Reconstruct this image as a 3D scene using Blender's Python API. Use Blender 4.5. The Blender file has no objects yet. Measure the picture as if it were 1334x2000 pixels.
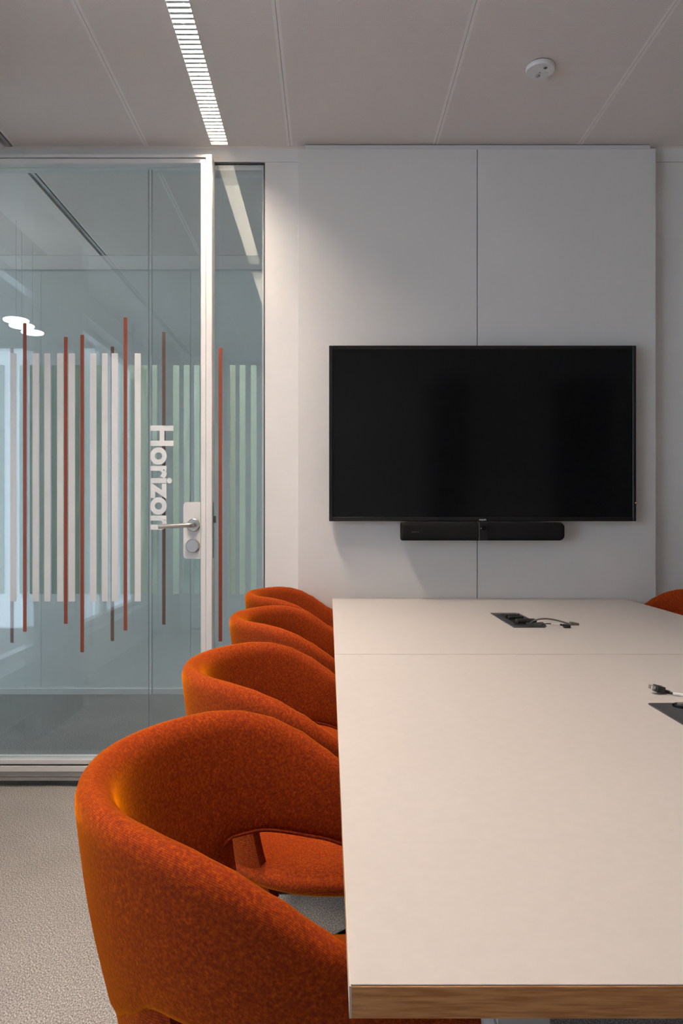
import bpy, bmesh, math, random
from mathutils import Vector, Matrix
random.seed(7)
S = bpy.context.scene
COL = S.collection
PI = math.pi

# ------------------------------------------------------------------ camera
CAMZ = 1.0875                     # lens height; looking straight along +Y
cam_d = bpy.data.cameras.new('camera')
cam_d.sensor_fit = 'VERTICAL'
cam_d.sensor_height = 36.0
cam_d.sensor_width = 24.0
cam_d.lens = 36.0 * 1450 / 2000
cam_d.shift_x = 25 / 2000
cam_d.shift_y = 5 / 2000
cam_d.clip_start = 0.02
cam = bpy.data.objects.new('camera', cam_d)
COL.objects.link(cam)
cam.location = (0, 0, CAMZ)
cam.rotation_euler = (PI / 2, 0, 0)
S.camera = cam

# ------------------------------------------------------------------ world, exposure
W = bpy.data.worlds.new('overcast_sky')
W.use_nodes = True
bg = W.node_tree.nodes['Background']
bg.inputs['Color'].default_value = (0.76, 0.85, 1.0, 1)
bg.inputs['Strength'].default_value = 4.5
S.world = W
S.view_settings.view_transform = 'Standard'
S.view_settings.look = 'None'
S.view_settings.gamma = 1.0
S.view_settings.use_curve_mapping = False
S.view_settings.exposure = 0.0
try:
    S.cycles.max_bounces = 12
    S.cycles.diffuse_bounces = 6
    S.cycles.glossy_bounces = 8
    S.cycles.transparent_max_bounces = 16
    S.cycles.sample_clamp_indirect = 6.0
    S.cycles.use_denoising = True
except Exception:
    pass
LAMP_COLOR = (1.0, 0.83, 0.69)
LAMP_MAIN = 640.0                  # radiance of the tube over the chairs
LAMP_REST = 555.0
FILL_RIGHT = 75.0  # unseen right luminaire, added to brighten the near table
FILL_CORRIDOR = 200.0             # unseen cool luminaires added to light the corridor

# ------------------------------------------------------------------ materials
def principled(name, color, rough=0.5, metal=0.0, spec=0.5, sheen=0.0, sheen_tint=(1, 1, 1), emit=None, estr=0.0):
    m = bpy.data.materials.new(name)
    m.use_nodes = True
    b = m.node_tree.nodes['Principled BSDF']
    b.inputs['Base Color'].default_value = (*color, 1)
    b.inputs['Roughness'].default_value = rough
    b.inputs['Metallic'].default_value = metal
    b.inputs['Specular IOR Level'].default_value = spec
    if sheen:
        b.inputs['Sheen Weight'].default_value = sheen
        b.inputs['Sheen Roughness'].default_value = 0.35
        b.inputs['Sheen Tint'].default_value = (*sheen_tint, 1)
    if emit:
        b.inputs['Emission Color'].default_value = (*emit, 1)
        b.inputs['Emission Strength'].default_value = estr
    return m

def N(m, t, **kw):
    n = m.node_tree.nodes.new(t)
    for k, v in kw.items():
        setattr(n, k, v)
    return n

def L(m, a, b):
    m.node_tree.links.new(a, b)

def mottled(name, c1, c2, scale, rough=0.5, bump=0.0, stretch=(1, 1, 1), detail=3, spec=0.5, coord='Object', lo=0.35, hi=0.65, bdist=0.001):
    m = principled(name, c1, rough, spec=spec)
    b = m.node_tree.nodes['Principled BSDF']
    tc = N(m, 'ShaderNodeTexCoord')
    mp = N(m, 'ShaderNodeMapping')
    mp.inputs['Scale'].default_value = stretch
    no = N(m, 'ShaderNodeTexNoise')
    no.inputs['Scale'].default_value = scale
    no.inputs['Detail'].default_value = detail
    cr = N(m, 'ShaderNodeValToRGB')
    cr.color_ramp.elements[0].position = lo
    cr.color_ramp.elements[1].position = hi
    cr.color_ramp.elements[0].color = (*c1, 1)
    cr.color_ramp.elements[1].color = (*c2, 1)
    L(m, tc.outputs[coord], mp.inputs['Vector'])
    L(m, mp.outputs['Vector'], no.inputs['Vector'])
    L(m, no.outputs['Fac'], cr.inputs['Fac'])
    L(m, cr.outputs['Color'], b.inputs['Base Color'])
    if bump:
        bp = N(m, 'ShaderNodeBump')
        bp.inputs['Strength'].default_value = bump
        bp.inputs['Distance'].default_value = bdist
        L(m, no.outputs['Fac'], bp.inputs['Height'])
        L(m, bp.outputs['Normal'], b.inputs['Normal'])
    return m

M = {}
M['wall'] = mottled('wall_paint', (0.76, 0.745, 0.725), (0.78, 0.765, 0.745), 3.0, 0.55, spec=0.3)
M['panel'] = mottled('white_board_panel', (0.725, 0.71, 0.69), (0.745, 0.73, 0.71), 2.0, 0.5, spec=0.3)
M['corridor_wall'] = principled('corridor_wall_paint', (0.78, 0.80, 0.78), 0.6, spec=0.3)
M['ceil_plain'] = principled('ceiling_plain_metal', (0.90, 0.835, 0.79), 0.5, spec=0.3)
M['dark_void'] = principled('ceiling_void_black', (0.02, 0.02, 0.02), 0.9)
M['frame'] = principled('white_powder_coated_frame', (0.78, 0.77, 0.75), 0.4)
M['frame_dark'] = principled('dark_rubber_gasket', (0.05, 0.05, 0.05), 0.6)
M['alu'] = principled('grey_aluminium', (0.45, 0.45, 0.45), 0.4, metal=0.6)
M['steel'] = principled('brushed_steel', (0.62, 0.60, 0.57), 0.28, metal=1.0)
M['steel_dark'] = principled('dark_steel', (0.22, 0.21, 0.20), 0.35, metal=1.0)
M['plate_white'] = principled('white_lock_plate', (0.72, 0.72, 0.70), 0.35)
M['louvre'] = principled('satin_aluminium_louvre', (0.80, 0.79, 0.77), 0.30, metal=0.8)
M['trough'] = principled('white_reflector', (0.88, 0.88, 0.86), 0.35)
M['black'] = principled('black_powder_coat', (0.008, 0.008, 0.008), 0.45)
M['tv_bezel'] = principled('black_plastic_bezel', (0.006, 0.006, 0.007), 0.3)
M['tv_screen'] = principled('switched_off_screen', (0.004, 0.0045, 0.005), 0.12, spec=0.32)
M['speaker'] = principled('black_speaker_cloth', (0.007, 0.007, 0.007), 0.85, spec=0.2)
M['gloss_black'] = principled('gloss_black_lens', (0.003, 0.003, 0.003), 0.08)
M['print_white'] = principled('white_print', (0.75, 0.75, 0.75), 0.5)
M['print_dim'] = principled('dark_grey_print', (0.05, 0.05, 0.05), 0.5)
M['sensor'] = principled('white_sensor_plastic', (0.80, 0.78, 0.77), 0.4)
M['sensor_dark'] = principled('smoked_sensor_window', (0.07, 0.065, 0.065), 0.3)
M['sensor_grey'] = principled('grey_sensor_dome', (0.34, 0.34, 0.34), 0.25)
M['table_white'] = mottled('white_laminate', (0.505, 0.475, 0.455), (0.52, 0.49, 0.47), 60, 0.38, spec=0.4)
M['table_edge'] = principled('cream_edge_band', (0.62, 0.52, 0.40), 0.45)
M['wood'] = mottled('oak_edge', (0.42, 0.165, 0.05), (0.64, 0.31, 0.12), 95, 0.5, 0.15, stretch=(0.3, 3, 5), detail=6)
M['leg_grey'] = principled('light_grey_steel', (0.42, 0.41, 0.40), 0.45)
M['module'] = principled('anthracite_module', (0.035, 0.038, 0.042), 0.4)
M['cable_grey'] = principled('grey_cable', (0.13, 0.115, 0.10), 0.5)
M['cable_black'] = principled('black_cable', (0.012, 0.011, 0.011), 0.45)
M['label_white'] = principled('white_cable_label', (0.70, 0.68, 0.66), 0.5)
M['curtain'] = principled('white_sheer_curtain', (0.75, 0.76, 0.78), 0.8)
M['dark_panel'] = principled('dark_grey_panel', (0.04, 0.04, 0.045), 0.6)
M['film_white'] = principled('white_frosted_film', (0.80, 0.81, 0.80), 0.5)
M['film_orange'] = principled('orange_film', (0.27, 0.06, 0.025), 0.45)
M['film_brown'] = principled('brown_film', (0.20, 0.10, 0.065), 0.45)
M['film_mint'] = principled('mint_frosted_film', (0.54, 0.71, 0.62), 0.5)
M['tube'] = principled('tube_main', (0.8, 0.8, 0.8), 0.5, emit=LAMP_COLOR, estr=LAMP_MAIN)
M['tube_rest'] = principled('tube_rest', (0.8, 0.8, 0.8), 0.5, emit=LAMP_COLOR, estr=LAMP_REST)
M['fill_right'] = principled('fill_right', (0.8, 0.8, 0.8), 0.5, emit=LAMP_COLOR, estr=FILL_RIGHT)
M['fill_corridor'] = principled('fill_corridor', (0.8, 0.8, 0.8), 0.5, emit=(0.82, 0.94, 1.0), estr=FILL_CORRIDOR)
M['disc_glow'] = principled('reflected_lamp_glow', (0.8, 0.8, 0.8), 0.5, emit=(1.0, 0.93, 0.85), estr=3.0)
M['led'] = principled('orange_led', (0.5, 0.2, 0.02), 0.5, emit=(1.0, 0.5, 0.1), estr=2.0)

def carpet():
    m = principled('speckled_grey_carpet', (0.3, 0.28, 0.26), 0.95, spec=0.1)
    b = m.node_tree.nodes['Principled BSDF']
    tc = N(m, 'ShaderNodeTexCoord')
    mp = N(m, 'ShaderNodeMapping')
    mp.inputs['Scale'].default_value = (1.0, 0.6, 1)
    mp.inputs['Rotation'].default_value = (0, 0, 0.6)
    n1 = N(m, 'ShaderNodeTexNoise')
    n1.inputs['Scale'].default_value = 330
    n1.inputs['Detail'].default_value = 2.5
    n2 = N(m, 'ShaderNodeTexNoise')
    n2.inputs['Scale'].default_value = 4
    cr = N(m, 'ShaderNodeValToRGB')
    e = cr.color_ramp.elements
    e[0].position, e[0].color = 0.30, (0.12, 0.108, 0.10, 1)
    e[1].position, e[1].color = 0.70, (0.54, 0.51, 0.48, 1)
    k = e.new(0.5)
    k.color = (0.275, 0.26, 0.245, 1)
    mx = N(m, 'ShaderNodeMixRGB', blend_type='MULTIPLY')
    mx.inputs['Fac'].default_value = 0.25
    bp = N(m, 'ShaderNodeBump')
    bp.inputs['Strength'].default_value = 0.4
    bp.inputs['Distance'].default_value = 0.003
    L(m, tc.outputs['Object'], mp.inputs['Vector'])
    L(m, mp.outputs['Vector'], n1.inputs['Vector'])
    L(m, tc.outputs['Object'], n2.inputs['Vector'])
    L(m, n1.outputs['Fac'], cr.inputs['Fac'])
    L(m, cr.outputs['Color'], mx.inputs['Color1'])
    L(m, n2.outputs['Fac'], mx.inputs['Color2'])
    L(m, mx.outputs['Color'], b.inputs['Base Color'])
    L(m, n1.outputs['Fac'], bp.inputs['Height'])
    L(m, bp.outputs['Normal'], b.inputs['Normal'])
    return m
M['carpet'] = carpet()

def fabric():
    m = principled('orange_melange_wool', (0.45, 0.09, 0.015), 0.9, spec=0.0, sheen=0.62, sheen_tint=(1.0, 0.30, 0.0))
    b = m.node_tree.nodes['Principled BSDF']
    tc = N(m, 'ShaderNodeTexCoord')
    n1 = N(m, 'ShaderNodeTexNoise')
    n1.inputs['Scale'].default_value = 240
    n1.inputs['Detail'].default_value = 2
    n2 = N(m, 'ShaderNodeTexNoise')
    n2.inputs['Scale'].default_value = 420
    n2.inputs['Detail'].default_value = 5
    wv = N(m, 'ShaderNodeTexWave', bands_direction='Y')
    wv.inputs['Scale'].default_value = 170
    wv.inputs['Distortion'].default_value = 1.2
    wv.inputs['Detail'].default_value = 2
    wv.inputs['Detail Scale'].default_value = 3
    a1 = N(m, 'ShaderNodeMath', operation='ADD')
    a2 = N(m, 'ShaderNodeMath', operation='MULTIPLY_ADD')
    a2.inputs[1].default_value = 0.16
    sub = N(m, 'ShaderNodeMath', operation='MULTIPLY')
    sub.inputs[1].default_value = 0.5
    cr = N(m, 'ShaderNodeValToRGB')
    e = cr.color_ramp.elements
    e[0].position, e[0].color = 0.28, (0.115, 0.014, 0.010, 1)
    e[1].position, e[1].color = 0.96, (0.58, 0.112, 0.002, 1)
    k = e.new(0.59)
    k.color = (0.24, 0.034, 0.010, 1)
    bp = N(m, 'ShaderNodeBump')
    bp.inputs['Strength'].default_value = 0.35
    bp.inputs['Distance'].default_value = 0.0012
    L(m, tc.outputs['Object'], n1.inputs['Vector'])
    L(m, tc.outputs['Object'], n2.inputs['Vector'])
    L(m, tc.outputs['UV'], wv.inputs['Vector'])
    L(m, n1.outputs['Fac'], a1.inputs[0])
    L(m, n2.outputs['Fac'], a1.inputs[1])
    L(m, a1.outputs[0], sub.inputs[0])
    L(m, wv.outputs['Fac'], a2.inputs[0])
    L(m, sub.outputs[0], a2.inputs[2])
    L(m, a2.outputs[0], cr.inputs['Fac'])
    L(m, cr.outputs['Color'], b.inputs['Base Color'])
    L(m, a2.outputs[0], bp.inputs['Height'])
    L(m, bp.outputs['Normal'], b.inputs['Normal'])
    return m
M['fabric'] = fabric()

def perforated():
    m = principled('perforated_ceiling_metal', (0.6, 0.58, 0.56), 0.5, spec=0.3)
    b = m.node_tree.nodes['Principled BSDF']
    tc = N(m, 'ShaderNodeTexCoord')
    mp = N(m, 'ShaderNodeMapping')
    mp.inputs['Rotation'].default_value = (0, 0, PI / 4)
    mp.inputs['Scale'].default_value = (1 / 0.0042, 1 / 0.0042, 0)
    fr = N(m, 'ShaderNodeVectorMath', operation='FRACTION')
    sb = N(m, 'ShaderNodeVectorMath', operation='SUBTRACT')
    sb.inputs[1].default_value = (0.5, 0.5, 0)
    ln = N(m, 'ShaderNodeVectorMath', operation='LENGTH')
    cr = N(m, 'ShaderNodeValToRGB')
    cr.color_ramp.elements[0].position = 0.22
    cr.color_ramp.elements[1].position = 0.30
    cr.color_ramp.elements[0].color = (0.40, 0.36, 0.335, 1)
    cr.color_ramp.elements[1].color = (0.89, 0.815, 0.765, 1)
    L(m, tc.outputs['Object'], mp.inputs['Vector'])
    L(m, mp.outputs['Vector'], fr.inputs[0])
    L(m, fr.outputs['Vector'], sb.inputs[0])
    L(m, sb.outputs['Vector'], ln.inputs[0])
    L(m, ln.outputs['Value'], cr.inputs['Fac'])
    L(m, cr.outputs['Color'], b.inputs['Base Color'])
    return m
M['perforated'] = perforated()

def glass(name, tint, boost=1.0):
    m = bpy.data.materials.new(name)
    m.use_nodes = True
    nt = m.node_tree
    nt.nodes.remove(nt.nodes['Principled BSDF'])
    out = nt.nodes['Material Output']
    tr = N(m, 'ShaderNodeBsdfTransparent')
    tr.inputs['Color'].default_value = (*tint, 1)
    gl = N(m, 'ShaderNodeBsdfGlossy')
    gl.inputs['Roughness'].default_value = 0.015
    gl.inputs['Color'].default_value = (0.95, 1.0, 1.0, 1)
    geo = N(m, 'ShaderNodeNewGeometry')
    ior = N(m, 'ShaderNodeMapRange')       # front 1.52, back face 1/1.52 (the node inverts it again)
    ior.inputs['To Min'].default_value = 1.52
    ior.inputs['To Max'].default_value = 1 / 1.52
    fr = N(m, 'ShaderNodeFresnel')
    mu = N(m, 'ShaderNodeMath', operation='MULTIPLY')
    mu.inputs[1].default_value = boost
    mx = N(m, 'ShaderNodeMixShader')
    L(m, geo.outputs['Backfacing'], ior.inputs['Value'])
    L(m, ior.outputs['Result'], fr.inputs['IOR'])
    L(m, fr.outputs['Fac'], mu.inputs[0])
    L(m, mu.outputs[0], mx.inputs['Fac'])
    L(m, tr.outputs[0], mx.inputs[1])
    L(m, gl.outputs[0], mx.inputs[2])
    L(m, mx.outputs[0], out.inputs['Surface'])
    return m
M['glass'] = glass('partition_glass', (0.945, 0.962, 0.966))
M['window_glass'] = glass('facade_glass', (0.96, 0.98, 0.98))

# ------------------------------------------------------------------ mesh helpers
class MB:
    """collects geometry given in world coordinates"""
    def __init__(self):
        self.v, self.f, self.uv, self.mi = [], [], [], []
    def add(self, vs, fs, uvs=None, mi=0):
        o = len(self.v)
        self.v += [tuple(p) for p in vs]
        for i, f in enumerate(fs):
            self.f.append(tuple(o + k for k in f))
            self.uv.append(uvs[i] if uvs else None)
            self.mi.append(mi)
        return self
    def box(self, x0, x1, y0, y1, z0, z1, bevel=0.0, seg=2, mi=0):
        if bevel <= 0:
            vs = [(x, y, z) for z in (z0, z1) for y in (y0, y1) for x in (x0, x1)]
            fs = [(0, 2, 3, 1), (4, 5, 7, 6), (0, 1, 5, 4), (2, 6, 7, 3), (0, 4, 6, 2), (1, 3, 7, 5)]
            return self.add(vs, fs, mi=mi)
        bm = bmesh.new()
        bmesh.ops.create_cube(bm, size=1)
        for v in bm.verts:
            v.co = Vector(((x0 + x1) / 2 + v.co.x * (x1 - x0), (y0 + y1) / 2 + v.co.y * (y1 - y0), (z0 + z1) / 2 + v.co.z * (z1 - z0)))
        bmesh.ops.bevel(bm, geom=list(bm.edges), offset=bevel, segments=seg, affect='EDGES', profile=0.5)
        bm.verts.index_update()
        self.add([v.co[:] for v in bm.verts], [[v.index for v in f.verts] for f in bm.faces], mi=mi)
        bm.free()
        return self
    def loops(self, rings, closed=True, caps=True, uvscale=None):
        """skin a list of rings (each a list of points)"""
        n = len(rings[0])
        vs = [p for r in rings for p in r]
        fs, uvs = [], []
        m = n if closed else n - 1
        for i in range(len(rings) - 1):
            for j in range(m):
                k = (j + 1) % n
                fs.append((i * n + j, i * n + k, (i + 1) * n + k, (i + 1) * n + j))
                if uvscale:
                    su, sv = uvscale
                    uvs.append([(su[i], sv[j]), (su[i], sv[j + 1]), (su[i + 1], sv[j + 1]), (su[i + 1], sv[j])])
                else:
                    uvs.append(None)
        if caps and closed:
            fs.append(tuple(range(n - 1, -1, -1)))
            uvs.append(None)
            fs.append(tuple((len(rings) - 1) * n + j for j in range(n)))
            uvs.append(None)
        return self.add(vs, fs, uvs)
    def tube(self, pts, r, n=10, caps=True):
        pts = [Vector(p) for p in pts]
        rs = r if isinstance(r, (list, tuple)) else [r] * len(pts)
        rings = []
        up = None
        for i, p in enumerate(pts):
            t = (pts[min(i + 1, len(pts) - 1)] - pts[max(i - 1, 0)]).normalized()
            if up is None:
                up = Vector((0, 0, 1)) if abs(t.z) < 0.9 else Vector((1, 0, 0))
            a = (up - t * up.dot(t)).normalized()
            b = t.cross(a)
            up = a
            rings.append([p + a * (math.cos(q) * rs[i]) + b * (math.sin(q) * rs[i]) for q in [2 * PI * k / n for k in range(n)]])
        return self.loops(rings, True, caps)
    def lathe(self, prof, center, axis='Z', n=32):
        """prof: list of (radius, height along axis)"""
        c = Vector(center)
        rings = []
        for r, h in prof:
            ring = []
            for k in range(n):
                q = 2 * PI * k / n
                a, b = math.cos(q) * r, math.sin(q) * r
                ring.append(c + (Vector((a, b, h)) if axis == 'Z' else Vector((a, h, b)) if axis == 'Y' else Vector((h, a, b))))
            rings.append(ring)
        return self.loops(rings)
    def prism(self, outline, y0, y1):
        """outline in (x, z), extruded along Y"""
        a = [(x, y0, z) for x, z in outline]
        b = [(x, y1, z) for x, z in outline]
        return self.loops([a, b])
    def build(self, name, mat, parent=None, smooth=False, angle=0.6):
        o_loc = Vector((0, 0, 0))
        q = parent
        while q is not None:
            o_loc += q.location
            q = q.parent
        me = bpy.data.meshes.new(name)
        me.from_pydata([tuple(Vector(p) - o_loc) for p in self.v], [], self.f)
        mats = mat if isinstance(mat, (list, tuple)) else [mat]
        for k in mats:
            me.materials.append(k)
        for p, k in zip(me.polygons, self.mi):
            p.material_index = k
        if any(u is not None for u in self.uv):
            ul = me.uv_layers.new(name='UVMap')
            for p, u in zip(me.polygons, self.uv):
                if u:
                    for li, c in zip(p.loop_indices, u):
                        ul.data[li].uv = c
        bm = bmesh.new()
        bm.from_mesh(me)
        bmesh.ops.recalc_face_normals(bm, faces=bm.faces)
        bm.to_mesh(me)
        bm.free()
        if smooth:
            for p in me.polygons:
                p.use_smooth = True
            if angle is not None:
                try:
                    me.set_sharp_from_angle(angle=angle)
                except Exception:
                    pass
        o = bpy.data.objects.new(name, me)
        COL.objects.link(o)
        if parent is not None:
            o.parent = parent
        return o

def tag(o, label=None, cat=None, group=None, kind=None):
    if label: o['label'] = label
    if cat: o['category'] = cat
    if group: o['group'] = group
    if kind: o['kind'] = kind
    return o

def empty(name, loc, rz=0.0):
    o = bpy.data.objects.new(name, None)
    o.empty_display_size = 0.1
    o.location = loc
    o.rotation_euler = (0, 0, rz)
    COL.objects.link(o)
    return o

def box(name, mat, x0, x1, y0, y1, z0, z1, parent=None, bevel=0.0, seg=2):
    return MB().box(x0, x1, y0, y1, z0, z1, bevel, seg).build(name, mat, parent)

def struct(name, mat, x0, x1, y0, y1, z0, z1):
    return tag(box(name, mat, x0, x1, y0, y1, z0, z1), kind='structure')

def copy_tree(o, parent=None):
    c = o.copy()
    COL.objects.link(c)
    if parent is not None:
        c.parent = parent
    for ch in [k for k in bpy.data.objects if k.parent == o]:
        copy_tree(ch, c)
    return c

def rrect(x0, x1, y0, y1, r, n=6):
    """rounded rectangle outline, counter-clockwise"""
    pts = []
    for cx, cy, a0 in ((x1 - r, y1 - r, 0), (x0 + r, y1 - r, PI / 2), (x0 + r, y0 + r, PI), (x1 - r, y0 + r, 1.5 * PI)):
        for k in range(n + 1):
            a = a0 + (PI / 2) * k / n
            pts.append((cx + r * math.cos(a), cy + r * math.sin(a)))
    return pts

def lettering(name, text, mat, parent, x0, x1, z0, z1, y, rot=0.0, bold=0.0, depth=0.0006):
    """flat lettering facing the room (-Y), fitted into the rectangle x0..x1, z0..z1"""
    cu = bpy.data.curves.new(name, 'FONT')
    cu.body = text
    cu.offset = bold
    cu.resolution_u = 6
    t = bpy.data.objects.new(name + '_tmp', cu)
    COL.objects.link(t)
    dg = bpy.context.evaluated_depsgraph_get()
    dg.update()
    me = bpy.data.meshes.new_from_object(t.evaluated_get(dg))
    bpy.data.objects.remove(t)
    bpy.data.curves.remove(cu)
    c, s = math.cos(rot), math.sin(rot)
    P = [(v.co.x * c - v.co.y * s, v.co.x * s + v.co.y * c) for v in me.vertices]
    ax, bx_ = min(p[0] for p in P), max(p[0] for p in P)
    az, bz = min(p[1] for p in P), max(p[1] for p in P)
    mb = MB()
    mb.add([(x0 + (p[0] - ax) / (bx_ - ax) * (x1 - x0), y, z0 + (p[1] - az) / (bz - az) * (z1 - z0)) for p in P],
           [tuple(f.vertices) for f in me.polygons])
    bpy.data.meshes.remove(me)
    bm_o = mb.build(name, mat, parent)
    md = bm_o.modifiers.new('thickness', 'SOLIDIFY')
    md.thickness = depth
    md.offset = 0
    return bm_o

# pixel of the photograph -> metres on a plane at depth d
F, VX, VY = 1450.0, 642.0, 1005.0
def px(x, d): return (x - VX) * d / F
def pz(y, d): return CAMZ + (VY - y) * d / F

# ------------------------------------------------------------------ room shell
H = 2.577
WALL = 3.02
XL, XR, YR = -1.62, 2.80, -1.05
CORR = 4.50
struct('floor', M['carpet'], -4.2, XR + 0.1, YR - 0.1, CORR + 0.1, -0.12, 0.0)

# ceiling: a dark void slab with metal cassettes hung under it
ceil = tag(empty('ceiling', (0, 0, H)), kind='structure')
box('void_slab', M['dark_void'], -4.2, XR + 0.1, YR - 0.1, CORR + 0.1, H + 0.10, H + 0.16, ceil)
LX0, LX1 = -0.4745, -0.4035           # slot of the left row of luminaires
CX0, CX1 = -2.535, 0.10               # slots of the added corridor luminaires
RX0, RX1 = 1.2665, 1.3375             # slot of the added right luminaire
EDGES = [-1.278, -0.7375, -0.156, 0.429, 1.010, 1.593, 2.175, XR]
def cassette(x0, x1, y0, y1, slot=None):
    g = 0.0007
    x0, x1 = x0 + g, x1 - g
    bw = 0.0105
    mb = MB()
    t = 0.02
    def slab(a, b, c, d, mi):
        mb.box(a, b, c, d, H, H + t, mi=mi)
    slab(x0, x0 + bw, y0, y1, 1)
    slab(x1 - bw, x1, y0, y1, 1)
    if slot:
        s0, s1, segs = slot
        slab(x0 + bw, s0, y0, y1, 0)
        slab(s1, x1 - bw, y0, y1, 0)
        yy = y0
        for a, b in segs:
            if a - yy > 1e-4: slab(s0, s1, yy, a, 0)
            yy = b
        if y1 - yy > 1e-4: slab(s0, s1, yy, y1, 0)
    else:
        slab(x0 + bw, x1 - bw, y0, y1, 0)
    return mb.build('ceiling_panel', [M['perforated'], M['ceil_plain']], ceil)
LAMP_Y = [(0.30, 1.50), (0.10, 1.30), (1.79, 2.99)]
for a, b in zip(EDGES[:-1], EDGES[1:]):
    slot = None
    if a < -0.4 < b: slot = (LX0, LX1, [LAMP_Y[0], LAMP_Y[2]])
    if a < 1.3 < b: slot = (RX0, RX1, [LAMP_Y[1]])
    cassette(a, b, YR, WALL - 0.018, slot)
    if b < 1.0:
        cassette(a, b, WALL + 0.06, 4.26, (CX1, CX1 + 0.071, [(3.10, 4.235)]) if a < CX1 < b else None)
for y0, y1 in ((YR, WALL - 0.018), (WALL + 0.06, 4.26)):
    box('ceiling_border', M['ceil_plain'], -1.62 if y0 < 0 else -1.60, -1.313, y0, y1, H - 0.002, H + 0.02, ceil)
cassette(-2.2, -1.60, WALL + 0.06, 4.26)
cassette(-2.8, -2.2, WALL + 0.06, 4.26, (CX0, CX0 + 0.071, [(3.10, 4.235)]))
box('ceiling_border', M['ceil_plain'], -4.2, 0.7, 4.262, CORR, H - 0.004, H + 0.02, ceil)
# edge angle along the partition, both profile rails (curtain track)
tag(box('trim_1', M['ceil_plain'], XL, XR, WALL - 0.017, WALL, H - 0.0015, H + 0.02), kind='structure')
def rail(name, y0, y1):
    mb = MB()
    mb.box(-1.2955, -1.2805, y0, y1, H - 0.004, H + 0.02)
    return tag(mb.build(name, M['alu']), kind='structure')
rail('trim_2', YR, WALL - 0.02)
rail('trim_3', WALL + 0.06, 4.26)

# wall carrying the screen, and the header above the glazing
wb = tag(empty('wall_back', (0, WALL, 0)), kind='structure')
PX = px(517.5, WALL)                       # where the fixed glazing ends
ZG = pz(316.5, WALL)                       # joint line over the glazing
box('wall_board', M['wall'], PX, -0.112, WALL, WALL + 0.10, 0.0, ZG - 0.0008, wb)
box('wall_board', M['wall'], -0.1105, XR + 0.1, WALL, WALL + 0.10, 0.0, ZG - 0.0008, wb)
box('header_board', M['wall'], XL, XR + 0.1, WALL, WALL + 0.10, ZG + 0.0008, H + 0.10, wb)
box('side_board', M['wall'], XL - 0.1, -1.435, WALL, WALL + 0.10, 0.0, ZG, wb)

struct('wall_right', M['wall'], XR, XR + 0.1, YR, WALL, 0, H + 0.1)
struct('wall_rear', M['wall'], XL - 0.1, XR + 0.1, YR - 0.1, YR, 0, H + 0.1)
# left wall with a wide window opening
wl = tag(empty('wall_left', (XL, 0, 0)), kind='structure')
WY0, WY1, WZ0, WZ1 = -0.85, 2.55, 0.28, 2.42
box('wall_board', M['wall'], XL - 0.2, XL, YR, WALL, 0, WZ0, wl)
box('wall_board', M['wall'], XL - 0.2, XL, YR, WALL, WZ1, H + 0.1, wl)
box('wall_board', M['wall'], XL - 0.2, XL, YR, WY0, WZ0, WZ1, wl)
box('wall_board', M['wall'], XL - 0.2, XL, WY1, WALL, WZ0, WZ1, wl)
w2 = tag(empty('window_2', (XL - 0.12, (WY0 + WY1) / 2, WZ0)), kind='structure')
n_sash = 3
for k in range(n_sash):
    a = WY0 + (WY1 - WY0) * k / n_sash
    b = WY0 + (WY1 - WY0) * (k + 1) / n_sash
    mb = MB()
    for (y0, y1, z0, z1) in ((a, a + 0.05, WZ0, WZ1), (b - 0.05, b, WZ0, WZ1), (a + 0.05, b - 0.05, WZ0, WZ0 + 0.05), (a + 0.05, b - 0.05, WZ1 - 0.05, WZ1)):
        mb.box(XL - 0.15, XL - 0.09, y0, y1, z0, z1)
    s = mb.build('window_frame', M['frame'], w2)
    box('pane', M['window_glass'], XL - 0.124, XL - 0.118, a + 0.045, b - 0.045, WZ0 + 0.045, WZ1 - 0.045, s)

# corridor
struct('wall_corridor_right', M['corridor_wall'], 0.6, 0.7, WALL + 0.10, CORR, 0, H + 0.1)
we = tag(empty('wall_corridor_end', (-4.2, 3.8, 0)), kind='structure')
for y0, y1, z0, z1 in ((WALL + 0.10, 3.25, 0, H + 0.1), (4.40, CORR + 0.1, 0, H + 0.1), (3.25, 4.40, 0, 0.10), (3.25, 4.40, 2.15, H + 0.1)):
    box('wall_board', M['corridor_wall'], -4.3, -4.2, y0, y1, z0, z1, we)
w3 = tag(empty('added_window_3', (-4.24, 3.825, 0.10)), kind='structure')  # unseen opening added to let daylight into the corridor
mb = MB()
for y0, y1, z0, z1 in ((3.25, 3.30, 0.10, 2.15), (4.35, 4.40, 0.10, 2.15), (3.30, 4.35, 0.10, 0.15), (3.30, 4.35, 2.10, 2.15)):
    mb.box(-4.27, -4.21, y0, y1, z0, z1)
fr3 = mb.build('window_frame', M['frame'], w3)
box('pane', M['window_glass'], -4.243, -4.237, 3.295, 4.355, 0.145, 2.105, fr3)
cw = tag(empty('wall_corridor', (0, CORR, 0)), kind='structure')
joints = [-4.2, px(80, CORR), px(372, CORR), 0.7]
for a, b in zip(joints[:-1], joints[1:]):
    box('wall_board', M['corridor_wall'], a + 0.001, b - 0.001, CORR, CORR + 0.1, 0.0, pz(530, CORR), cw)
box('wall_board', M['corridor_wall'], -4.2, 0.7, CORR + 0.006, CORR + 0.1, pz(530, CORR) + 0.001, H + 0.1, cw)
tag(box('baseboard_corridor', M['frame'], -4.2, 0.6, CORR - 0.010, CORR, 0.0, 0.034), kind='structure')
struct('wall_corridor_left', M['corridor_wall'], XL - 2.6, XL - 0.2, WALL, WALL + 0.10, 0, H + 0.1)
tag(box('trim_4', M['wall'], XL - 0.2, XL - 0.0, WALL + 0.0, WALL + 0.1, 0, H + 0.1), kind='structure')

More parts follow.
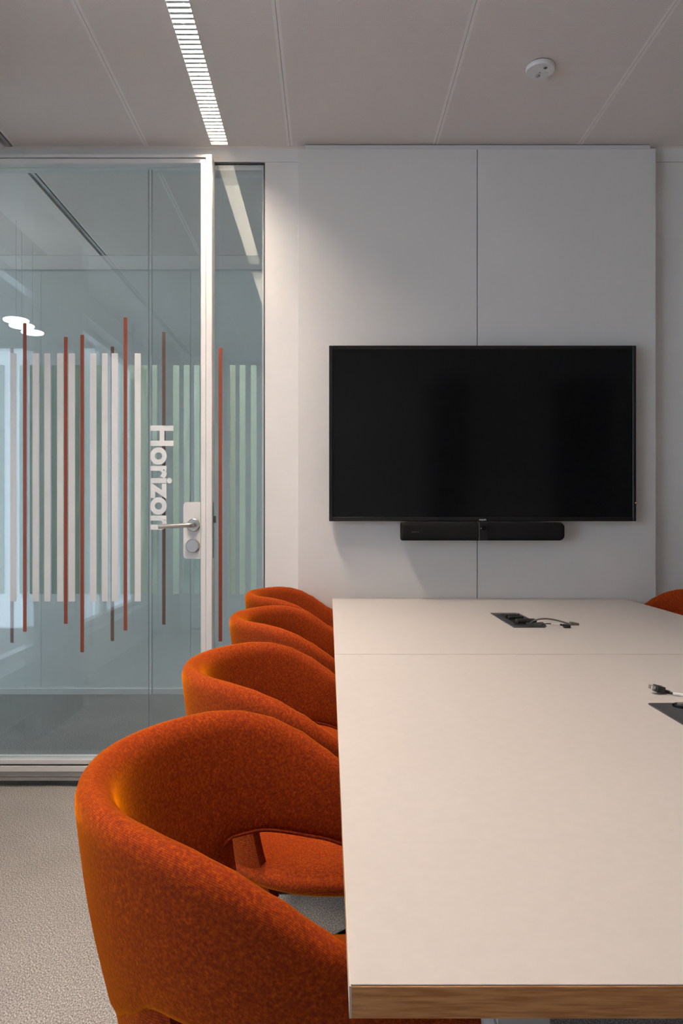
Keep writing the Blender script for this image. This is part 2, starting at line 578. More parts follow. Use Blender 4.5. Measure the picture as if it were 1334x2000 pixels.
# ------------------------------------------------------------------ glass door (door_1)
DF, DB = 2.965, 3.045                      # leaf front and back
DXR = px(414, DF)
DXL = -1.43
DZT = pz(301, DF)
DZB = pz(1525, DF)
GZB, GZT = pz(1485, DF), pz(317.3, DF)      # visible glass
GXR = px(392, DF)
door = tag(empty('door_1', (DXR, (DF + DB) / 2, 0)), 'full height glass door with slim white frame, striped film and vertical lettering', 'door', kind='structure')
def ring(mb, x0, x1, z0, z1, w, y0, y1, wb_=None):
    wb_ = wb_ or w
    mb.box(x0, x0 + w, y0, y1, z0, z1)
    mb.box(x1 - w, x1, y0, y1, z0, z1)
    mb.box(x0 + w, x1 - w, y0, y1, z1 - w, z1)
    mb.box(x0 + w, x1 - w, y0, y1, z0, z0 + wb_)
OW = 0.0245
# outer frame: jambs and head rails, bottom rail with its steps
mb = MB()
mb.box(DXL, DXL + OW, DF, DB, DZB, DZT)
mb.box(DXR - OW, DXR, DF, DB, DZB, DZT, 0.0015, 1)
mb.box(DXL + OW, DXR - OW, DF, DB, pz(307, DF), DZT)
mb.box(DXL + OW, DXR - OW, DF, DB, pz(1507, DF), pz(1497, DF))
mb.build('frame', M['frame'], door)
mb = MB()
mb.box(DXL + OW, DXR - OW, DF + 0.003, DB - 0.003, pz(1517.5, DF), pz(1507.3, DF))
mb.build('bottom_rail', M['alu'], door)
mb = MB()
mb.box(DXL + OW, DXR - OW, DF + 0.002, DB - 0.003, DZB, pz(1518.5, DF))
mb.build('drop_seal', M['alu'], door)
mb = MB()
mb.box(DXL + OW, DXR - OW, DF + 0.012, DB - 0.012, pz(1498, DF), pz(1493, DF))
mb.box(DXL + OW, DXR - OW, DF + 0.012, DB - 0.012, pz(309.2, DF), pz(306, DF))
mb.box(DXR - OW - 0.003, DXR - OW + 0.001, DF + 0.008, DB - 0.008, GZB, DZT - 0.01)
mb.build('gasket', M['frame_dark'], door)
mb = MB()                                    # sash profile, front and back
for y0, y1 in ((DF + 0.004, DF + 0.030), (DB - 0.030, DB - 0.004)):
    mb.box(GXR, DXR - OW - 0.0015, y0, y1, pz(1493, DF), pz(309, DF))
    mb.box(DXL + OW, DXL + OW + 0.02, y0, y1, pz(1493, DF), pz(309, DF))
    mb.box(DXL + OW + 0.02, GXR, y0, y1, GZT, pz(309, DF))
    mb.box(DXL + OW + 0.02, GXR, y0, y1, pz(1493, DF), GZB)
mb.box(DXL + OW, DXR - OW - 0.0015, DF + 0.03, DB - 0.03, GZT + 0.003, pz(309, DF))
mb.box(DXL + OW, DXR - OW - 0.0015, DF + 0.03, DB - 0.03, pz(1493, DF), GZB - 0.003)
mb.box(GXR + 0.003, DXR - OW - 0.0015, DF + 0.03, DB - 0.03, GZB, GZT)
mb.build('sash', M['frame'], door)
GF = DF + 0.010                              # front face of the front pane
GB = DB - 0.016                              # front face of the back pane
pane_f = box('glass_pane', M['glass'], DXL + OW, GXR + 0.005, GF, GF + 0.006, GZB - 0.005, GZT + 0.005, door)
JX = px(293.5, GB)
pane_b = box('glass_pane', M['glass'], DXL + OW, JX - 0.003, GB, GB + 0.006, GZB - 0.005, GZT + 0.005, door)
box('glass_pane', M['glass'], JX + 0.003, GXR + 0.005, GB, GB + 0.006, GZB - 0.005, GZT + 0.005, door)
mb = MB()
mb.box(JX - 0.0078, JX - 0.0062, GB - 0.004, GB + 0.008, GZB, GZT)
mb.box(JX + 0.0062, JX + 0.0078, GB - 0.004, GB + 0.008, GZB, GZT)
mb.build('glass_joint', M['alu'], door)

def stripe(parent, x0, x1, yt, yb, d, mat, label=None, r=0.0022):
    X0, X1, Z0, Z1 = px(x0, d), px(x1, d), pz(yb, d), pz(yt, d)
    o = MB().prism(rrect(X0, X1, Z0, Z1, min(r, (X1 - X0) * 0.35), 3), d - 0.0004, d).build('film_stripe', mat, parent)
    if label: o['label'] = label
    return o
d = GF - 0.0002
for x0, x1 in ((20, 32), (63.5, 76), (86.5, 98.5), (111.5, 123.5), (134, 146.5), (176, 188.5), (199, 210.8), (218, 230.5), (263, 275)):
    stripe(pane_f, x0, x1, 690, 1174.5, d, M['film_white'], 'white film stripe')
for xc, yt, yb in ((48.5, 631, 1234), (128.5, 658, 1218.5), (160.5, 654, 1274), (245, 620, 1231.5)):
    stripe(pane_f, xc - 3.5, xc + 3.5, yt, yb, d, M['film_orange'], 'thin orange film stripe')
d = GB - 0.0002
for x0, x1 in ((-3, 9), (38, 50), (58, 70), (78, 90), (101, 112), (144, 156), (163, 175), (186, 197), (234, 246), (251, 262), (276, 288), (297, 307), (338, 350), (359, 370), (379, 390)):
    stripe(pane_b, x0, x1, 713, 1160, d, M['film_mint'], 'mint film stripe on the rear pane')
for xc, yt, yb in ((23.5, 680, 1255.5), (219.5, 677, 1252), (320, 648, 1220)):
    stripe(pane_b, xc - 3.3, xc + 3.3, yt, yb, d, M['film_brown'], 'thin brown film stripe on the rear pane')
d = GF - 0.0004
lettering('lettering', 'Horizon', M['film_white'], pane_f, px(293.5, d), px(339, d), pz(1034.5, d), pz(831, d), d, rot=-PI / 2, bold=0.035)

# lock plate, lever, turn knob, face plate with latch
x0, x1, z0, z1 = px(358, DF), px(391.5, DF), pz(1091.5, DF), pz(980.5, DF)
rr = 0.016
out = [(x1, z1)] + [(x0 + rr + rr * math.cos(a), z1 - rr + rr * math.sin(a)) for a in [PI / 2 + PI / 2 * k / 6 for k in range(7)]] + \
      [(x0 + rr + rr * math.cos(a), z0 + rr + rr * math.sin(a)) for a in [PI + PI / 2 * k / 6 for k in range(7)]] + [(x1, z0)]
plate = MB().prism(out, DF + 0.001, GF).build('lock_plate', M['plate_white'], door)
hc = (px(378, DF), DF, pz(1025.5, DF))
hd = MB()
hd.lathe([(0.0, -0.009), (0.023, -0.009), (0.0255, -0.007), (0.0255, 0.001), (0.0, 0.001)], hc, 'Y', 32)
hd.build('rosette', M['steel'], door, True)
hp = [(hc[0], DF - 0.004, hc[2]), (hc[0], DF - 0.035, hc[2])]
for k in range(1, 7):
    a = PI / 2 * k / 6
    hp.append((hc[0] - 0.013 * (1 - math.cos(a)), DF - 0.035 - 0.013 * math.sin(a), hc[2]))
dl = DF - 0.048
hp.append((px(309.5, dl), dl, pz(1028.5, dl)))
MB().tube(hp, 0.0088, 18).build('door_handle', M['steel'], door, True)
MB().lathe([(0.0, -0.011), (0.024, -0.011), (0.0268, -0.008), (0.0268, 0.001), (0.0, 0.001)], (px(376.5, DF), DF, pz(1066, DF)), 'Y', 40).build('turn_knob', M['steel'], door, True)
MB().box(DXR - 0.0005, DXR + 0.0008, DF + 0.022, DF + 0.044, pz(1090, DF + 0.03), pz(981, DF + 0.03)).build('face_plate', M['steel_dark'], door)
MB().box(DXR, DXR + 0.011, DF + 0.026, DF + 0.040, pz(1021, DF + 0.03), pz(1008, DF + 0.03)).build('latch_bolt', M['steel_dark'], door)

# ------------------------------------------------------------------ fixed side light (window_1)
win = tag(empty('window_1', ((DXR + PX) / 2, WALL, 0)), 'narrow fixed glass side pane with one orange and three mint stripes', 'window', kind='structure')
WXL, WXR, WZT = DXR + 0.0025, PX - 0.001, ZG - 0.0015
mb = MB()
mb.box(WXR - 0.0045, WXR, WALL + 0.004, WALL + 0.10, 0.0, WZT)
mb.box(WXL, WXR - 0.0045, WALL + 0.004, WALL + 0.10, WZT - 0.0035, WZT)
mb.box(WXL - 0.05, WXL - 0.03, DB + 0.002, WALL + 0.10, 0.0, WZT)
mb.build('gasket', M['frame_dark'], win)
mb = MB()
mb.box(WXR - 0.0115, WXR - 0.0045, WALL + 0.014, WALL + 0.095, 0.03, WZT - 0.004)
mb.box(WXL - 0.03, WXR - 0.0115, WALL + 0.014, WALL + 0.095, WZT - 0.025, WZT - 0.004)
mb.box(WXL - 0.03, WXR - 0.0045, WALL + 0.004, WALL + 0.095, 0.0, 0.04)
mb.build('frame', M['frame'], win)
wf = box('glass_pane', M['glass'], WXL - 0.03, WXR - 0.0045, WALL + 0.006, WALL + 0.012, 0.03, WZT - 0.0035, win)
wr = box('glass_pane', M['glass'], WXL - 0.03, WXR - 0.010, WALL + 0.078, WALL + 0.084, 0.03, WZT - 0.02, win)
stripe(wf, 427, 434, 679, 1253, WALL + 0.0058, M['film_orange'], 'thin orange film stripe')
for x0, x1 in ((449, 460), (468, 479.4), (490, 501)):
    stripe(wr, x0, x1, 713, 1161, WALL + 0.0778, M['film_mint'], 'mint film stripe on the rear pane')

# ------------------------------------------------------------------ screen wall panel
PF = 2.962
wp = tag(empty('wall_panel', (px(932.5, PF), PF, 0)), 'pale grey two leaf board panel standing proud of the wall behind the screen', 'wall panel')
PXL, PXM, PXR_, PZT = px(582, PF), px(932.3, PF), px(1281, PF), pz(290.3, PF)
box('panel_board', M['panel'], PXL, PXM - 0.0014, PF, WALL - 0.0005, 0.06, PZT, wp, 0.0012, 1)
box('panel_board', M['panel'], PXM + 0.0014, PXR_, PF, WALL - 0.0005, 0.06, PZT, wp, 0.0012, 1)
box('backing_strip', M['frame_dark'], PXM - 0.0013, PXM + 0.0013, PF + 0.006, WALL - 0.002, 0.06, PZT - 0.002, wp)
box('top_rail', M['panel'], px(596, 2.985), px(1270, 2.985), 2.985, WALL - 0.001, PZT, H - 0.004, wp)
box('shadow_gap', M['frame_dark'], px(596, 2.985), px(1270, 2.985), 2.989, WALL - 0.001, H - 0.004, H - 0.0005, wp)
box('plinth', M['frame_dark'], PXL + 0.03, PXR_ - 0.03, PF + 0.02, WALL - 0.001, 0.0, 0.06, wp)

# ------------------------------------------------------------------ television
TF = 2.90
tv = tag(empty('television', (0.6, TF, pz(1018, TF))), 'large switched off flat television on the pale wall panel', 'television')
tx0, tx1, tz0, tz1 = px(642.7, TF), px(1243, TF), pz(1018, TF), pz(674.7, TF)
bz = 0.0135
mb = MB()
mb.box(tx0, tx0 + bz, TF, TF + 0.042, tz0, tz1, 0.002, 1)
mb.box(tx1 - bz, tx1, TF, TF + 0.042, tz0, tz1, 0.002, 1)
mb.box(tx0 + bz - 0.001, tx1 - bz + 0.001, TF, TF + 0.042, tz1 - bz, tz1, 0.002, 1)
mb.box(tx0 + bz - 0.001, tx1 - bz + 0.001, TF, TF + 0.042, tz0, tz0 + bz + 0.003, 0.002, 1)
mb.build('bezel', M['tv_bezel'], tv)
box('screen', M['tv_screen'], tx0 + bz, tx1 - bz, TF + 0.003, TF + 0.010, tz0 + bz + 0.003, tz1 - bz, tv)
box('back_shell', M['black'], tx0 + 0.01, tx1 - 0.01, TF + 0.010, TF + 0.046, tz0 + 0.008, tz1 - 0.01, tv)
box('wall_bracket', M['black'], 0.40, 0.80, TF + 0.046, PF - 0.0003, 1.25, 1.60, tv)
lettering('maker_lettering', 'PHILIPS', M['print_white'], tv, px(936.2, TF), px(949.4, TF), pz(1016.8, TF), pz(1013.8, TF), TF - 0.0004, bold=0.02, depth=0.0004)
box('standby_light', M['led'], px(1240.7, TF), px(1242, TF), TF - 0.0006, TF + 0.001, pz(982.8, TF), pz(981.4, TF), tv)

# ------------------------------------------------------------------ conference sound bar with camera
SF = 2.872
sb = tag(empty('soundbar', (0.6, SF, pz(1056, SF))), 'black video sound bar with a centre camera mounted right below the television', 'sound bar')
sx0, sx1, sz0, sz1 = px(785, SF), px(1103.5, SF), pz(1056, SF), pz(1020.2, SF)
def bar_ring(x, k):
    cz, hz = (sz0 + sz1) / 2, (sz1 - sz0) / 2
    out = rrect(SF, SF + 0.075, cz - hz * k, cz + hz * k, 0.014 * k, 4)
    yc = SF + 0.0375
    return [(x, yc + (y - yc) * (0.55 + 0.45 * k), z) for y, z in out]
rings = [bar_ring(sx0, 0.90), bar_ring(sx0 + 0.003, 1.0), bar_ring(sx0 + 0.012, 1.0)]
rings += [bar_ring(sx1 - 0.016 + 0.016 * t, math.sqrt(max(0.0, 1 - 0.55 * t * t))) for t in (0, 0.25, 0.5, 0.75, 0.9, 1.0)]
MB().loops(rings).build('body', M['speaker'], sb, True, 0.9)
cx = px(943.5, SF)
MB().box(cx - 0.017, cx + 0.017, SF - 0.003, SF + 0.02, sz0 + 0.001, sz1 - 0.001, 0.003, 2).build('camera_block', M['tv_bezel'], sb)
MB().lathe([(0.0, -0.006), (0.0065, -0.006), (0.0085, -0.003), (0.0085, 0.002), (0, 0.002)], (cx + 0.003, SF - 0.002, pz(1031.5, SF)), 'Y', 20).build('camera_lens', M['gloss_black'], sb, True)
MB().lathe([(0.0, -0.0045), (0.0016, -0.0045), (0.0016, 0.001), (0, 0.001)], (px(939.2, SF), SF - 0.002, pz(1031.9, SF)), 'Y', 12).build('indicator', M['print_white'], sb)
box('wall_bracket', M['black'], cx - 0.08, cx + 0.08, SF + 0.07, PF, sz0 + 0.012, sz1 - 0.012, sb)
lettering('maker_lettering', 'Jabra', M['print_dim'], sb, px(804, SF), px(818.5, SF), pz(1041.3, SF), pz(1036.8, SF), SF - 0.0005, bold=0.01, depth=0.0004)

# ------------------------------------------------------------------ ceiling sensor
sd = 2.464
sc = (px(1055, sd), sd, H)
sen = tag(empty('ceiling_sensor', sc), 'round white presence sensor on the perforated ceiling above the table', 'sensor')
MB().lathe([(0.0, 0.002), (0.042, 0.002), (0.042, -0.003), (0.0, -0.003)], sc, 'Z', 40).build('base_plate', M['sensor_dark'], sen, True)
MB().lathe([(0.0, -0.003), (0.0450, -0.003), (0.0465, -0.006), (0.0465, -0.016), (0.0450, -0.0185), (0.0, -0.0185)], sc, 'Z', 48).build('housing', M['sensor'], sen, True)
def spot(name, dx, dy, r, mat, dome=0.0):
    c = (sc[0] + dx, sc[1] + dy, H - 0.0185)
    prof = [(0.0, 0.002), (r, 0.002), (r, -0.0004), (r * 0.7, -0.0004 - dome * 0.7), (0.0, -0.0004 - dome)]
    return MB().lathe(prof, c, 'Z', 20).build(name, mat, sen, True)
spot('light_eye', 0.0125, -0.0185, 0.0062, M['sensor_dark'])
spot('status_dot', 0.001, 0.0075, 0.0026, M['sensor_dark'])
spot('detector_dome', -0.0015, 0.025, 0.0085, M['sensor_grey'], 0.004)
box('print_line', M['sensor_grey'], sc[0] + 0.016, sc[0] + 0.029, sc[1] + 0.0055, sc[1] + 0.0070, H - 0.0188, H - 0.0184, sen)

# ------------------------------------------------------------------ recessed luminaires
def luminaire(x0, x1, y0, y1, mat, label, group=None):
    xc = (x0 + x1) / 2
    root = tag(empty('linear_luminaire', (xc, (y0 + y1) / 2, H)), label, 'ceiling light', group)
    t = 0.0025
    mb = MB()
    mb.box(x0, x0 + t, y0, y1, H - 0.0012, H + 0.055)
    mb.box(x1 - t, x1, y0, y1, H - 0.0012, H + 0.055)
    mb.box(x0 + t, x1 - t, y0, y0 + t, H - 0.0012, H + 0.055)
    mb.box(x0 + t, x1 - t, y1 - t, y1, H - 0.0012, H + 0.055)
    mb.box(x0, x1, y0, y1, H + 0.055, H + 0.058)
    mb.build('housing', M['trough'], root)
    MB().box(x0 + 0.006, x1 - 0.006, y0 + 0.03, y1 - 0.07, H + 0.046, H + 0.050).build('light_strip', mat, root)
    n = int(round((y1 - y0 - 0.03) / 0.0242))
    first = None
    for k in range(n):
        y = y0 + 0.015 + (y1 - y0 - 0.03) * (k + 0.5) / n
        if first is None:
            a = MB()                       # wedge section: wider at the top, curved down
            xa, xb = x0 + t, x1 - t
            sec = [(-0.0062, 0.0006), (0.0062, 0.0006), (0.0062, 0.0010), (0.0010, 0.0040), (0.0010, 0.0200), (-0.0010, 0.0200), (-0.0010, 0.0040), (-0.0062, 0.0010)]
            a.loops([[(xa, y + p, H + q) for p, q in sec], [(xb, y + p, H + q) for p, q in sec]])
            first = a.build('louvre_blade', M['louvre'], root)
            y_first = y
        else:
            b = first.copy()
            COL.objects.link(b)
            b.location = (0, y - y_first, 0)
    return root
luminaire(LX0, LX1, *LAMP_Y[2], M['tube'], 'lit linear louvre luminaire recessed in the ceiling, ending at the wall')
luminaire(LX0, LX1, *LAMP_Y[0], M['tube_rest'], 'linear louvre luminaire in the left row, nearer the camera')
luminaire(RX0, RX1, *LAMP_Y[1], M['fill_right'], 'unseen linear louvre luminaire added on the right to brighten the table')
luminaire(CX0, CX0 + 0.071, 3.10, 4.235, M['fill_corridor'], 'unseen cool white linear louvre luminaire added as fill at the left end of the corridor ceiling')
luminaire(CX1, CX1 + 0.071, 3.10, 4.235, M['fill_corridor'], 'unseen cool white linear louvre luminaire added as corridor fill behind the screen wall')

# ------------------------------------------------------------------ added glowing discs in the corridor, standing in for reflected lamps
for i, (x, y, w, lab) in enumerate(((31.5, 626, 48, 'glowing white disc standing in for a reflected lamp, highest and leftmost of three'),
                                    (42.5, 637, 47, 'glowing white disc standing in for a reflected lamp, middle one of three'),
                                    (63.5, 650, 42, 'glowing white disc standing in for a reflected lamp, lowest and rightmost of three'))):
    dd = 3.75 + 0.16 * i
    c = (px(x, dd), dd, pz(y, dd))
    r = w * dd / F / 2
    o = tag(empty('reflection_disc', c), lab, 'reflection stand-in', 'discs standing in for reflected lamps')
    MB().lathe([(0, -0.004), (r - 0.002, -0.004), (r, -0.001), (r, 0.004), (r - 0.004, 0.006), (0, 0.006)], c, 'Z', 32).build('glow_disc', M['disc_glow'], o, True)
    MB().tube([(c[0], c[1], c[2] + 0.006), (c[0], c[1], H)], 0.0006, 6).build('cord', M['alu'], o)

# ------------------------------------------------------------------ tables
TZ = CAMZ - 0.334
TT = 0.0236
TX0, TX1 = 0.0146, 1.1745
TY = [0.526, 1.7745, 2.955]
def module_hole(x0, x1, y0, y1):
    return (x0, x1, y0, y1)
def table(y0, y1, label):
    root = tag(empty('conference_table', ((TX0 + TX1) / 2, (y0 + y1) / 2, 0)), label, 'table')
    g = 0.0008
    y0, y1 = y0 + g, y1 - g
    core = MB().box(TX0 + 0.0016, TX1 - 0.0016, y0 + 0.0016, y1 - 0.0016, TZ - TT, TZ - 0.0009).build('tabletop', M['table_white'], root)
    box('laminate', M['table_white'], TX0 + 0.001, TX1 - 0.001, y0 + 0.001, y1 - 0.001, TZ - 0.0009, TZ, core)
    box('edge_band', M['wood'], TX0 + 0.0016, TX1 - 0.0016, y0, y0 + 0.0016, TZ - TT, TZ - 0.0012, core)
    box('edge_band', M['wood'], TX0 + 0.0016, TX1 - 0.0016, y1 - 0.0016, y1, TZ - TT, TZ - 0.0012, core)
    box('edge_band', M['table_edge'], TX0, TX0 + 0.0016, y0, y1, TZ - TT, TZ - 0.0007, core)
    box('edge_band', M['table_edge'], TX1 - 0.0016, TX1, y0, y1, TZ - TT, TZ - 0.0007, core)
    zt = TZ - TT
    for xs in (TX0 + 0.112, TX1 - 0.162):
        for ys in (y0 + 0.05, y1 - 0.10):
            MB().box(xs, xs + 0.05, ys, ys + 0.05, 0.0, zt - 0.04, 0.003, 1).build('leg', M['leg_grey'], root)
    for xs in (TX0 + 0.117, TX1 - 0.157):
        box('side_rail', M['leg_grey'], xs, xs + 0.04, y0 + 0.05, y1 - 0.05, zt - 0.04, zt, root)
    for ys in (y0 + 0.25, y1 - 0.29):
        box('cross_rail', M['leg_grey'], TX0 + 0.157, TX1 - 0.157, ys, ys + 0.04, zt - 0.04, zt, root)
    return root
table(TY[0], TY[1], 'white topped conference table with oak front edge, the section nearest the camera')
table(TY[1], TY[2], 'white topped conference table section pushed up to the wall panel')

# ------------------------------------------------------------------ power modules
def power_module(x0, x1, y0, y1, label, flap):
    root = tag(empty('power_module', ((x0 + x1) / 2, (y0 + y1) / 2, TZ)), label, 'power module', 'power modules let into the table')
    t = 0.0022
    out = rrect(x0, x1, y0, y1, 0.004, 4)
    MB().loops([[(x, y, TZ) for x, y in out], [(x, y, TZ + t * 0.7) for x, y in out], [((x - (x0 + x1) / 2) * 0.985 + (x0 + x1) / 2, (y - (y0 + y1) / 2) * 0.995 + (y0 + y1) / 2, TZ + t) for x, y in out]]).build('cover_plate', M['module'], root)
    if flap:
        xi0, xi1, yi0, yi1 = x0 + 0.018, x1 - 0.018, y0 + 0.055, y1 - 0.055
        box('socket_tray', M['black'], xi0, xi1, yi0, yi1, TZ + t, TZ + t + 0.0012, root)
        mb = MB()
        for (a, b, c, e) in ((xi0 - 0.004, xi0, yi0 - 0.004, yi1 + 0.004), (xi1, xi1 + 0.004, yi0 - 0.004, yi1 + 0.004), (xi0, xi1, yi0 - 0.004, yi0), (xi0, xi1, yi1, yi1 + 0.004)):
            mb.box(a, b, c, e, TZ + t, TZ + t + 0.0022)
        mb.build('tray_rim', M['module'], root)
        for k, yy in enumerate((yi0 + 0.105, yi0 + 0.145)):
            p = MB().box((xi0 + xi1) / 2 - 0.026, (xi0 + xi1) / 2 + 0.022, yy - 0.009, yy + 0.009, TZ + t + 0.001, TZ + t + 0.011, 0.003, 2).build('socket', M['black'], root)
            MB().box((xi0 + xi1) / 2 + 0.012, (xi0 + xi1) / 2 + 0.018, yy - 0.004, yy + 0.004, TZ + t + 0.0105, TZ + t + 0.0145, 0.001, 1).build('contact', M['steel'], p)
        p = MB().box(xi0 + 0.006, xi1 + 0.008, y0 + 0.055, y0 + 0.085, TZ + t + 0.001, TZ + t + 0.014, 0.004, 2).build('socket', M['black'], root)
        # cable flap, tipped up a little along the near right end
        MB().loops([[(x0 + 0.045, y0 + 0.004, TZ + t), (x1 + 0.003, y0 + 0.003, TZ + t + 0.001), (x1 + 0.001, y0 + 0.034, TZ + t + 0.008), (x0 + 0.045, y0 + 0.034, TZ + t + 0.006)],
                    [(x0 + 0.045, y0 + 0.004, TZ + t + 0.002), (x1 + 0.003, y0 + 0.003, TZ + t + 0.003), (x1 + 0.001, y0 + 0.034, TZ + t + 0.010), (x0 + 0.045, y0 + 0.034, TZ + t + 0.008)]]).build('cable_flap', M['module'], root)
    else:
        cx, cy = x0 + 0.050, y1 - 0.026
        MB().lathe([(0.0, 0.0), (0.017, 0.0), (0.017, 0.003), (0.014, 0.004), (0.012, 0.002), (0.0, 0.002)], (cx, cy, TZ + t), 'Z', 28).build('socket', M['gloss_black'], root, True)
        MB().lathe([(0.0, 0.0), (0.006, 0.0), (0.006, 0.004), (0.0, 0.0045)], (cx - 0.004, cy, TZ + t + 0.002), 'Z', 16).build('contact', M['steel'], root, True)
        mb = MB()                           # raised chevron mark
        for sx in (-1, 1):
            mb.loops([[(cx, cy - 0.040, TZ + t), (cx + sx * 0.016, cy - 0.058, TZ + t), (cx + sx * 0.016, cy - 0.064, TZ + t), (cx, cy - 0.046, TZ + t)],
                      [(cx, cy - 0.040, TZ + t + 0.0008), (cx + sx * 0.016, cy - 0.058, TZ + t + 0.0008), (cx + sx * 0.016, cy - 0.064, TZ + t + 0.0008), (cx, cy - 0.046, TZ + t + 0.0008)]])
        mb.build('chevron', M['gloss_black'], root)
        box('socket_lid', M['module'], x0 + 0.02, x1 - 0.02, y0 + 0.03, cy - 0.075, TZ + t, TZ + t + 0.002, root, 0.0008, 1)
    return root
power_module(0.546, 0.641, 2.191, 2.509, 'dark power module on the far table with two cables lying out of it', True)
power_module(0.562, 0.657, 0.989, 1.309, 'dark power module on the near table, cut by the right frame edge', False)

def bez(p, n=14):
    out = []
    for k in range(n + 1):
        t = k / n
        out.append(tuple((1 - t) ** 3 * p[0][i] + 3 * (1 - t) ** 2 * t * p[1][i] + 3 * (1 - t) * t * t * p[2][i] + t ** 3 * p[3][i] for i in range(3)))
    return out
def obox(mb, c, dirv, ln, w, h, bevel=0.001):
    """box of length ln along dirv, centred at c"""
    dx = Vector(dirv).normalized()
    side = Vector((0, 0, 1)).cross(dx).normalized()
    upv = dx.cross(side)
    t = MB().box(-ln / 2, ln / 2, -w / 2, w / 2, -h / 2, h / 2, bevel, 1)
    mb.add([Vector(c) + dx * p[0] + side * p[1] + upv * p[2] for p in t.v], t.f)
    return mb
def P(x, y, d): return (px(x, d), d, pz(y, d))
# grey cable: rises from the module and lies on the table to the right
dc = 2.245
cab = tag(empty('display_cable', P(1070, 1222, dc)), 'thick grey display cable arching out of the far power module', 'cable')
path = bez([P(1029, 1221.5, dc), P(1052, 1202, dc), P(1075, 1207, dc), P(1112, 1218.5, dc)])
MB().tube(path, 0.0026, 10).build('cord', M['cable_grey'], cab, True)
dv = Vector((1, 0, -0.17))
obox(MB(), P(1121, 1221.0, dc), dv, 0.024, 0.020, 0.017).build('plug', M['cable_grey'], cab)
obox(MB(), P(1130.5, 1223.5, dc), dv, 0.009, 0.011, 0.0055, 0.0006).build('plug_tip', M['steel'], cab)
dc = 2.19
cab = tag(empty('data_cable', P(1080, 1221, dc)), 'thin black cable with a white tag beside the thick grey cable', 'cable')
path = bez([P(1058, 1221, dc), P(1066, 1216, dc), P(1078, 1218.5, dc), P(1102, 1220.5, dc)])
MB().tube(path, 0.0016, 8).build('cord', M['cable_black'], cab, True)
MB().tube([P(1076, 1218.9, dc), P(1093, 1219.8, dc)], 0.0026, 10).build('cable_tag', M['label_white'], cab, True)
MB().tube([P(1093, 1219.8, dc), P(1103, 1221.5, dc)], [0.0022, 0.004], 10).build('strain_relief', M['cable_black'], cab, True)
obox(MB(), P(1107.3, 1223.6, dc), Vector((1, 0, -0.16)), 0.017, 0.018, 0.013).build('plug', M['cable_black'], cab)
obox(MB(), P(1114, 1226, dc), Vector((1, 0, -0.2)), 0.006, 0.010, 0.0045, 0.0005).build('plug_tip', M['steel'], cab)
def on_table(x, y, r):
    dd = F * (CAMZ - TZ - r) / (y - VY)
    return (px(x, dd), dd, TZ + r)
# near plug
dn = 1.385
cab = tag(empty('usb_cable', P(1300, 1350, dn)), 'black cable with a metal plug lying behind the near power module', 'cable')
dv = Vector((1, 0.10, -0.22))
obox(MB(), P(1274.5, 1342.3, dn), dv, 0.010, 0.012, 0.0075, 0.0006).build('plug_tip', M['steel'], cab)
obox(MB(), P(1286.8, 1345.5, dn), dv, 0.0165, 0.018, 0.0122, 0.0012).build('plug', M['cable_black'], cab)
MB().tube([P(1294, 1348.5, dn), P(1308, 1352.3, dn)], [0.0036, 0.0030], 12).build('strain_relief', M['cable_black'], cab, True)
cp = [P(1307, 1352.0, dn)] + [on_table(x, y, 0.0034) for x, y in ((1315, 1354.6), (1340, 1358.4), (1360, 1360), (1385, 1361), (1420, 1361.5))]
MB().tube(cp, 0.0021, 12).build('cord', M['cable_black'], cab, True)
MB().tube(cp[1:4], 0.0030, 12).build('cable_tag', M['label_white'], cab, True)

# ------------------------------------------------------------------ tub chairs
def lerp_tab(tab, x):
    if x <= tab[0][0]: return tab[0][1]
    for (a, b), (c, e) in zip(tab[:-1], tab[1:]):
        if x <= c:
            t = (x - a) / (c - a)
            t2 = t * t * (3 - 2 * t) * 0.35 + t * 0.65
            return b + (e - b) * t2
    return tab[-1][1]
ZU = [(-0.30, 0.808), (-0.16, 0.807), (-0.12, 0.802), (-0.08, 0.790), (-0.033, 0.766), (0.0, 0.743), (0.03, 0.722), (0.10, 0.689), (0.20, 0.660), (0.30, 0.645)]
